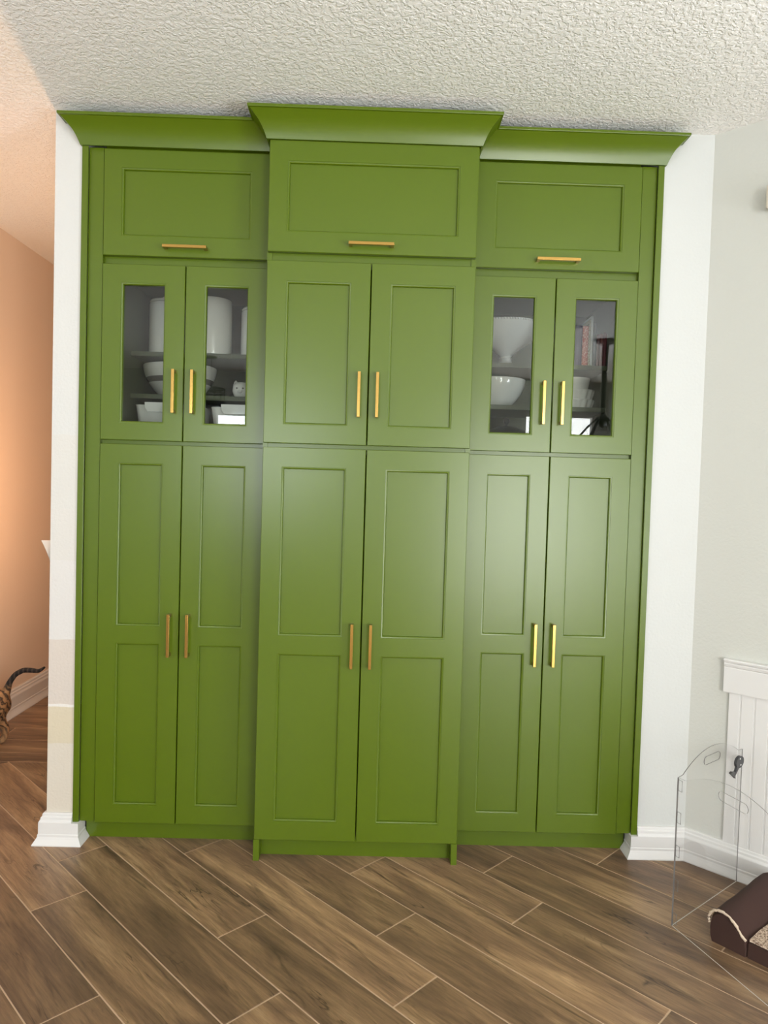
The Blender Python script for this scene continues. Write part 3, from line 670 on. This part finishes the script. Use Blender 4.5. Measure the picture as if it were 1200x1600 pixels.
def book(x0, x1, h, label, mat, yf=0.305, dep=0.17):
    xc = (x0+x1)/2; t = thing('book', label, 'book', (xc, yf+dep/2, Z1), 'books on the right top shelf')
    mb = MB(); r = 0.002
    mb.box(x0, x0+r, yf+0.004, yf+dep, Z1, Z1+h); mb.box(x1-r, x1, yf+0.004, yf+dep, Z1, Z1+h)
    mb.prism([(x0, yf+0.004), (x0+(x1-x0)*0.2, yf+0.0008), (x0+(x1-x0)*0.5, yf), (x0+(x1-x0)*0.8, yf+0.0008), (x1, yf+0.004), (x1, yf+0.007), (x0, yf+0.007)], Z1, Z1+h)
    mb.build('cover', mat, t); MB().box(x0+r, x1-r, yf+0.008, yf+dep-0.004, Z1+0.003, Z1+h-0.003).build('pages', PAGES, t)
book(0.868, 0.899, 0.170, 'dark purple book, leftmost on the shelf', spine_mat('purple_cover', (76, 66, 84)))
book(0.9005, 0.9255, 0.168, 'orange red book with pale lettering down its spine', spine_mat('orange_cover', (196, 92, 66), ((232, 176, 150), (260, 1, 150), 0.56)))
book(0.9265, 0.9345, 0.196, 'thin cream patterned book right of the orange one', spine_mat('cream_cover', (206, 196, 160), ((150, 140, 104), (300, 1, 120), 0.55)))
book(0.9355, 0.9445, 0.212, 'tall thin white book, the tallest on the shelf', spine_mat('white_cover', (226, 228, 218)))
book(0.9455, 0.9610, 0.185, 'dark slate book right of the tall white one', spine_mat('slate_cover', (62, 72, 74)))
book(0.9620, 0.9745, 0.135, 'dark red book, leftmost of the three red ones', spine_mat('red_cover', (96, 44, 42)))
book(0.9755, 0.9890, 0.139, 'dark red book in the middle of the three red ones', spine_mat('red_cover_b', (112, 46, 46)))
book(0.9900, 1.0040, 0.143, 'dark red book at the right end of the shelf', spine_mat('red_cover_c', (104, 40, 42)))

# ------------------------------------------------------------------ acrylic barrier
PA = Vector((1.054, -0.463)); D1 = Vector((0.7837, 0.6212)); D2 = Vector((0.3092, -0.9510))
gate = thing('acrylic_barrier', 'clear acrylic pet barrier of two arched panels standing on the floor at right', 'pet barrier', (PA.x, PA.y, 0))
def panel(dirv, nside):
    th = 0.0028; nv = Vector((-dirv.y, dirv.x))
    out = [(0, 0.001), (0.455, 0.001), (0.455, 0.495), (0.424, 0.497), (0.419, 0.500)]
    for i in range(0, 21):
        t = i/20; s = 0.414-t*0.373; out.append((s, 0.503+0.052*(1-((s-0.2275)/0.1865)**2)))
    out += [(0.036, 0.500), (0.031, 0.497), (0, 0.495)]
    hole = []
    for k in range(9): a = R(-90+180*k/8); hole.append((0.270+0.0145*math.cos(a), 0.5105+0.0145*math.sin(a)))
    for k in range(9): a = R(90+180*k/8); hole.append((0.185+0.0145*math.cos(a), 0.5105+0.0145*math.sin(a)))
    bm = bmesh.new()
    def loop(pts):
        vs = [bm.verts.new((PA.x+dirv.x*s+nv.x*nside, PA.y+dirv.y*s+nv.y*nside, z)) for s, z in pts]
        return [bm.edges.new((vs[i], vs[(i+1) % len(vs)])) for i in range(len(vs))]
    es = loop(out)+loop(hole)
    bmesh.ops.triangle_fill(bm, use_beauty=True, use_dissolve=False, edges=es)
    ext = bmesh.ops.extrude_face_region(bm, geom=list(bm.faces))
    for v in ext['geom']:
        if isinstance(v, bmesh.types.BMVert): v.co += Vector((nv.x*th, nv.y*th, 0))
    bmesh.ops.recalc_face_normals(bm, faces=bm.faces); bm.normal_update()
    mb = MB(); bm.verts.index_update(); mb.v = [tuple(v.co) for v in bm.verts]
    for f in bm.faces:
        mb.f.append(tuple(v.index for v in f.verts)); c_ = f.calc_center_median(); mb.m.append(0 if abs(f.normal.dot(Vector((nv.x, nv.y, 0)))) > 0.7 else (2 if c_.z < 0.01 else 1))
    bm.free()
    return mb.build('panel', [ACRYLIC, ACRYLIC_EDGE, ACRYLIC_GLOW], gate)
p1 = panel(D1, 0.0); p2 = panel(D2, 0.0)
def on(dirv, s, off, z): n = Vector((-dirv.y, dirv.x)); return (PA.x+dirv.x*s+n.x*off, PA.y+dirv.y*s+n.y*off, z)
for zc in (0.473, 0.367, 0.256, 0.144, 0.032):   # interlocking tabs along the corner: thin outlined tongues
    t = MB(); fr = [(0.004, zc-0.018), (0.020, zc-0.018), (0.020, zc+0.018), (0.004, zc+0.018)]
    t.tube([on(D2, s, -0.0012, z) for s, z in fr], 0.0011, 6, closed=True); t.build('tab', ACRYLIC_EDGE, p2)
def latch():
    mb = MB()
    def ex(poly, o0, o1):
        i = len(mb.v); n = len(poly); mb.v += [on(D1, s, o0, z) for s, z in poly]+[on(D1, s, o1, z) for s, z in poly]
        mb.f.append(tuple(i+k for k in range(n))); mb.m.append(0); mb.f.append(tuple(i+n+k for k in reversed(range(n)))); mb.m.append(0)
        for k in range(n): mb.f.append((i+k, i+(k+1) % n, i+n+(k+1) % n, i+n+k)); mb.m.append(0)
    ex([(0.417+0.029*math.cos(2*math.pi*k/24), 0.458+0.0215*math.sin(2*math.pi*k/24)) for k in range(24)], -0.010, -0.0005)
    ex([(0.398, 0.448), (0.415, 0.440), (0.398, 0.424), (0.384, 0.414), (0.380, 0.420), (0.392, 0.432)], -0.009, -0.0005)
    ex([(0.350, 0.430), (0.362, 0.434), (0.386, 0.428), (0.388, 0.404), (0.380, 0.410), (0.366, 0.420)], -0.009, -0.0005)
    o = mb.build('latch', LATCH, gate); o['label'] = 'dark grey key-shaped latch'
    for ds, dz in ((0.416, 0.4705), (0.422, 0.447)):
        s = MB(); i = 0; pts = [on(D1, ds+0.0042*math.cos(2*math.pi*k/12), -0.0104, dz+0.0030*math.sin(2*math.pi*k/12)) for k in range(12)]
        pts2 = [on(D1, ds+0.0042*math.cos(2*math.pi*k/12), -0.0098, dz+0.0030*math.sin(2*math.pi*k/12)) for k in range(12)]
        s.quad(*pts)
        for k in range(12): s.quad(pts[k], pts[(k+1) % 12], pts2[(k+1) % 12], pts2[k])
        s.build('hole_dot', BRASS if False else WHITE_TRIM, o)  # pale discs stand in for bright holes through the latch head
latch()

# ------------------------------------------------------------------ pet bed (local x away along the bolster, local -y along the front)
bed = thing('pet_bed', 'chocolate brown bolster pet bed lined with speckled fleece, behind the clear barrier', 'pet bed', (1.146, -0.530, 0)); bed.rotation_euler = (0, 0, R(40))
def rough_extrude(prof, x0, x1, nx, amp, endround=0.0):
    """profile (v along -y, z) extruded along x with soft ends and slight lumps"""
    mb = MB(); n = len(prof); rng = random.Random(3)
    cv = sum(p[0] for p in prof)/n; cz = 0.0
    for i in range(nx+1):
        t = i/nx; x = x0+(x1-x0)*t; e = 1.0
        dd = min(x-x0, x1-x)
        if endround and dd < endround: e = 1-0.10*(1-dd/endround)**2
        for j, (v, z) in enumerate(prof):
            wv = amp*(math.sin(23*x+3*z*40+j*0.4)+0.6*math.sin(61*x+9*v*20))*0.5
            mb.v.append((x, -(cv+(v-cv)*e)+wv*0.4, cz+(z-cz)*e + (wv if z > 0.02 else 0)))
    for i in range(nx):
        for j in range(n): j2 = (j+1) % n; mb.f.append((i*n+j, i*n+j2, (i+1)*n+j2, (i+1)*n+j)); mb.m.append(0)
    mb.f.append(tuple(range(n))); mb.m.append(0); mb.f.append(tuple(nx*n+j for j in reversed(range(n)))); mb.m.append(0)
    return mb
BOL = [(0.004, 0.0), (-0.002, 0.02), (-0.004, 0.05), (0.0, 0.078), (0.010, 0.096), (0.024, 0.105), (0.042, 0.107), (0.058, 0.101), (0.074, 0.089), (0.088, 0.074), (0.100, 0.060), (0.114, 0.050), (0.118, 0.030), (0.118, 0.0)]
local_build(rough_extrude(BOL, 0.0, 0.400, 60, 0.0016, 0.03), 'bolster', BROWN, bed, smooth=50)
base = [(0.1185, 0.0), (0.1185, 0.046), (0.20, 0.049), (0.60, 0.049), (0.612, 0.040), (0.615, 0.02), (0.61, 0.0)]
local_build(rough_extrude(base, 0.003, 0.395, 24, 0.0008, 0.0), 'base', BROWN, bed, smooth=50)
seat = [(0.1195, 0.0495), (0.1195, 0.056), (0.20, 0.060), (0.58, 0.060), (0.598, 0.055), (0.600, 0.0495)]
local_build(rough_extrude(seat, 0.010, 0.390, 40, 0.0022, 0.0), 'fleece_cushion', FLEECE, bed, smooth=50)
tr = [(-0.001, 0.060), (-0.003, 0.076), (0.002, 0.092), (0.012, 0.102), (0.026, 0.108), (0.044, 0.109), (0.060, 0.104), (0.076, 0.092), (0.090, 0.076), (0.102, 0.061), (0.116, 0.052)]
pts = []
for i in range(len(tr)-1):
    for k in range(5): t = k/5; pts.append((-0.003+random.uniform(-.0012, .0012), -(tr[i][0]+(tr[i+1][0]-tr[i][0])*t)+random.uniform(-.0012, .0012), tr[i][1]+(tr[i+1][1]-tr[i][1])*t+random.uniform(-.001, .001)))
local_build(MB().tube(pts, [random.uniform(0.0028, 0.0050) for _ in pts], 8), 'fleece_trim', FLEECE_TRIM, bed, smooth=60)

# ------------------------------------------------------------------ cat (seen from behind at the left edge), one continuous skinned body
def make_cat(loc):
    V = []; E = []; RAD = []
    def chain(pts, start=None):
        prev = start
        for (x, y, z, r) in pts:
            V.append((x, y, z)); RAD.append(r); i = len(V)-1
            if prev is not None: E.append((prev, i))
            prev = i
        return prev
    chain([(0.0, 0, 0.245, 0.058)])                                                     # pelvis = root
    e = chain([(-0.07, 0, 0.245, 0.064), (-0.15, 0, 0.238, 0.068), (-0.23, 0, 0.238, 0.068), (-0.29, 0, 0.250, 0.060)], 0)
    nk = chain([(-0.345, 0, 0.285, 0.040), (-0.385, 0, 0.315, 0.045), (-0.415, 0, 0.312, 0.036), (-0.438, 0, 0.300, 0.018)], e)
    for s in (-1, 1):
        chain([(-0.380, s*0.024, 0.352, 0.016), (-0.378, s*0.028, 0.376, 0.004)], nk-2)                    # ears
        chain([(-0.005, s*0.040, 0.200, 0.045), (-0.028, s*0.046, 0.140, 0.030), (0.012, s*0.046, 0.082, 0.018), (0.000, s*0.046, 0.025, 0.015), (-0.028, s*0.046, 0.012, 0.013)], 0)
        chain([(-0.285, s*0.036, 0.185, 0.030), (-0.272, s*0.040, 0.115, 0.020), (-0.285, s*0.040, 0.045, 0.015), (-0.305, s*0.040, 0.013, 0.014)], e)
    chain([(0.030, 0, 0.290, 0.024), (0.048, 0, 0.345, 0.015), (0.076, 0, 0.386, 0.0145), (0.118, 0, 0.410, 0.0145), (0.160, 0, 0.410, 0.0135), (0.196, 0, 0.406, 0.011), (0.216, 0, 0.418, 0.0085), (0.231, 0, 0.430, 0.005)], 0)
    me = bpy.data.meshes.new('cat'); me.from_pydata(V, E, []); o = bpy.data.objects.new('cat', me); C.objects.link(o); o.location = loc
    sk = o.modifiers.new('skin', 'SKIN'); sk.use_smooth_shade = True
    if not me.skin_vertices: 
        bm = bmesh.new(); bm.from_mesh(me); bm.verts.layers.skin.verify(); bm.to_mesh(me); bm.free()
    for i, sv in enumerate(me.skin_vertices[0].data): sv.radius = (RAD[i], RAD[i]); sv.use_root = (i == 0)
    su = o.modifiers.new('sub', 'SUBSURF'); su.levels = 2; su.render_levels = 2
    dg = bpy.context.evaluated_depsgraph_get(); dg.update()
    nm = bpy.data.meshes.new_from_object(o.evaluated_get(dg)); nm.name = 'cat'
    o.modifiers.clear(); o.data = nm
    if not nm.materials: nm.materials.append(CATFUR)
    else: nm.materials[0] = CATFUR
    nm.polygons.foreach_set('use_smooth', [True]*len(nm.polygons))
    return o
cat = make_cat((-1.884, 0.97, 0.0)); tag(cat, 'brown tabby cat with a raised dark tail walking out at the left edge', 'cat')

# ------------------------------------------------------------------ small things
# sheet of paper pinned to the hall side of the wall stub, its corner curling out
pm = MB(); nu, nv_ = 8, 10
for side in (0, 1):
    for i in range(nu+1):
        for j in range(nv_+1):
            a = i/nu; b = j/nv_; y = 0.030+0.14*a; z = 1.046+0.115*b+0.010*(1-a)*b
            curl = 0.046*((1-a)**1.5)*(b**1.4)
            pm.v.append((XL-0.0015-curl-side*0.0008, y, z))
for side in (0, 1):
    o_ = side*(nu+1)*(nv_+1)
    for i in range(nu):
        for j in range(nv_): q = o_+i*(nv_+1)+j; pm.f.append((q, q+1, q+nv_+2, q+nv_+1)); pm.m.append(0)
tag(pm.build('paper_sheet', plain('white_paper', (240, 238, 234), rough=0.8), None, origin=(XL, 0.1, 1.1), smooth=60), 'white paper sheet with a curling corner on the side of the wall end', 'paper')
# door chime box on the angled wall at the right edge
ch = thing('door_chime', 'beige door chime box high on the angled wall at the right edge', 'door chime', (XR+0.305*S2, -0.305*S2, 2.45)); ch.rotation_euler = (0, 0, R(-45))
local_build(MB().box(-0.100, 0.100, -0.050, -0.0008, 0.0, 0.084, c=0.006), 'cover', plain('beige_plastic', (206, 198, 182), rough=0.5), ch)
local_build(MB().box(-0.060, 0.060, -0.0520, -0.0502, 0.020, 0.064, c=0.0006), 'grille', plain('beige_plastic_grille', (176, 168, 152), rough=0.6), ch)
# warm sconce on the hall side of the wall stub
sc = thing('wall_sconce', 'lit warm wall sconce on the hallway side of the wall end', 'lamp', (XL, 0.62, 1.30))
MB().box(XL-0.012, XL-0.0005, 0.58, 0.66, 1.22, 1.34, c=0.003).build('back_plate', BRASS, sc)
MB().tube([(XL-0.012, 0.62, 1.26), (XL-0.07, 0.62, 1.24), (XL-0.10, 0.62, 1.26)], 0.007, 10).build('arm', BRASS, sc, smooth=60)
MB().lathe([(0, 1.440), (0.030, 1.442), (0.036, 1.452), (0.039, 1.462), (0.037, 1.463), (0.034, 1.455), (0.028, 1.446), (0, 1.444)], XL-0.10, 0.62, -0.18, 32).build('added_light_shield', BRASS, sc, smooth=50)  # unseen dish added under the bulb to shade the hall floor
bl = bpy.data.lights.new('sconce_bulb', 'POINT'); bl.energy = 44; bl.color = (1.0, 0.55, 0.29); bl.shadow_soft_size = 0.028
bo = bpy.data.objects.new('bulb', bl); C.objects.link(bo); bo.parent = sc; bo.location = (-0.10, 0.0, 0.018)

# lights hanging behind the viewer, mirrored in the cabinet glass
def pendant_lantern(x, y):
    t = thing('lantern_pendant', 'round black wire cage pendant hanging near the rear window', 'lamp', (x, y, CZ))
    MB().lathe([(0, 0), (0.06, 0), (0.06, -0.02), (0, -0.025)], x, y, CZ-0.001, 28).build('canopy', BLACK, t, smooth=40)
    MB().tube([(x, y, CZ-0.02), (x, y, 2.44)], 0.006, 8).build('rod', BLACK, t)
    for z in (2.44, 2.39, 2.31):
        MB().tube([(x+0.15*math.cos(a), y+0.15*math.sin(a), z) for a in [2*math.pi*k/32 for k in range(32)]], 0.006, 6, closed=True).build('ring', BLACK, t, smooth=60)
    for k in range(12):
        a = 2*math.pi*k/12; MB().tube([(x+0.15*math.cos(a), y+0.15*math.sin(a), 2.44), (x+0.15*math.cos(a), y+0.15*math.sin(a), 2.30)], 0.004, 6).build('cage_wire', BLACK, t)
    for k in range(4):
        a = math.pi/2*k; MB().tube([(x, y, 2.44), (x+0.15*math.cos(a), y+0.15*math.sin(a), 2.44)], 0.005, 6).build('spoke', BLACK, t)
    MB().lathe([(0, 2.245), (0.155, 2.245), (0.165, 2.26), (0.165, 2.30), (0.15, 2.31), (0, 2.31)], x, y, 0, 36).build('base_tray', BLACK, t, smooth=40)
pendant_lantern(-1.80, -5.20)
def chandelier(x, y):
    t = thing('chandelier', 'black chandelier with downward arms hanging near the glass door', 'lamp', (x, y, CZ))
    MB().lathe([(0, 0), (0.086, 0), (0.086, -0.02), (0.05, -0.045), (0, -0.05)], x, y, CZ-0.001, 32).build('canopy', BLACK, t, smooth=40)
    MB().tube([(x, y, CZ-0.04), (x, y, 2.5), (x, y, 2.1)], [0.030, 0.022, 0.018], 10).build('rod', BLACK, t, smooth=60)
    MB().lathe([(0, 2.0), (0.03, 2.02), (0.05, 2.07), (0.03, 2.12), (0, 2.13)], x, y, 0, 24).build('hub', BLACK, t, smooth=60)
    for k in range(6):
        a = math.pi/3*k+0.3; ca, sa = math.cos(a), math.sin(a)
        am = MB().tube([(x+0.03*ca, y+0.03*sa, 2.10), (x+0.12*ca, y+0.12*sa, 2.02), (x+0.22*ca, y+0.22*sa, 1.90)], 0.009, 8).build('arm', BLACK, t, smooth=60)
        MB().lathe([(0.012, 1.90), (0.04, 1.84), (0.05, 1.78), (0.047, 1.78), (0.037, 1.838), (0.012, 1.89)], x+0.22*ca, y+0.22*sa, 0, 20).build('lamp_shade', BLACK, am, smooth=60)
chandelier(2.06, -3.69)
for i, (x, y, lb) in enumerate(((1.65, -3.19, 'recessed ceiling downlight with a white trim ring nearest the chandelier'), (-0.6, -4.0, 'recessed ceiling downlight with a white trim ring in the middle of the room'))):
    t = thing('recessed_light', lb, 'lamp', (x, y, CZ), 'recessed ceiling lights')
    MB().lathe([(0.062, 0), (0.095, 0), (0.092, -0.006), (0.066, -0.006), (0.062, 0)], x, y, CZ-0.0008, 36).build('trim_ring', WHITE_TRIM, t, smooth=40)
    MB().lathe([(0, 0), (0.062, 0), (0.062, -0.003), (0, -0.002)], x, y, CZ-0.0008, 36).build('baffle', BLACK, t, smooth=40)
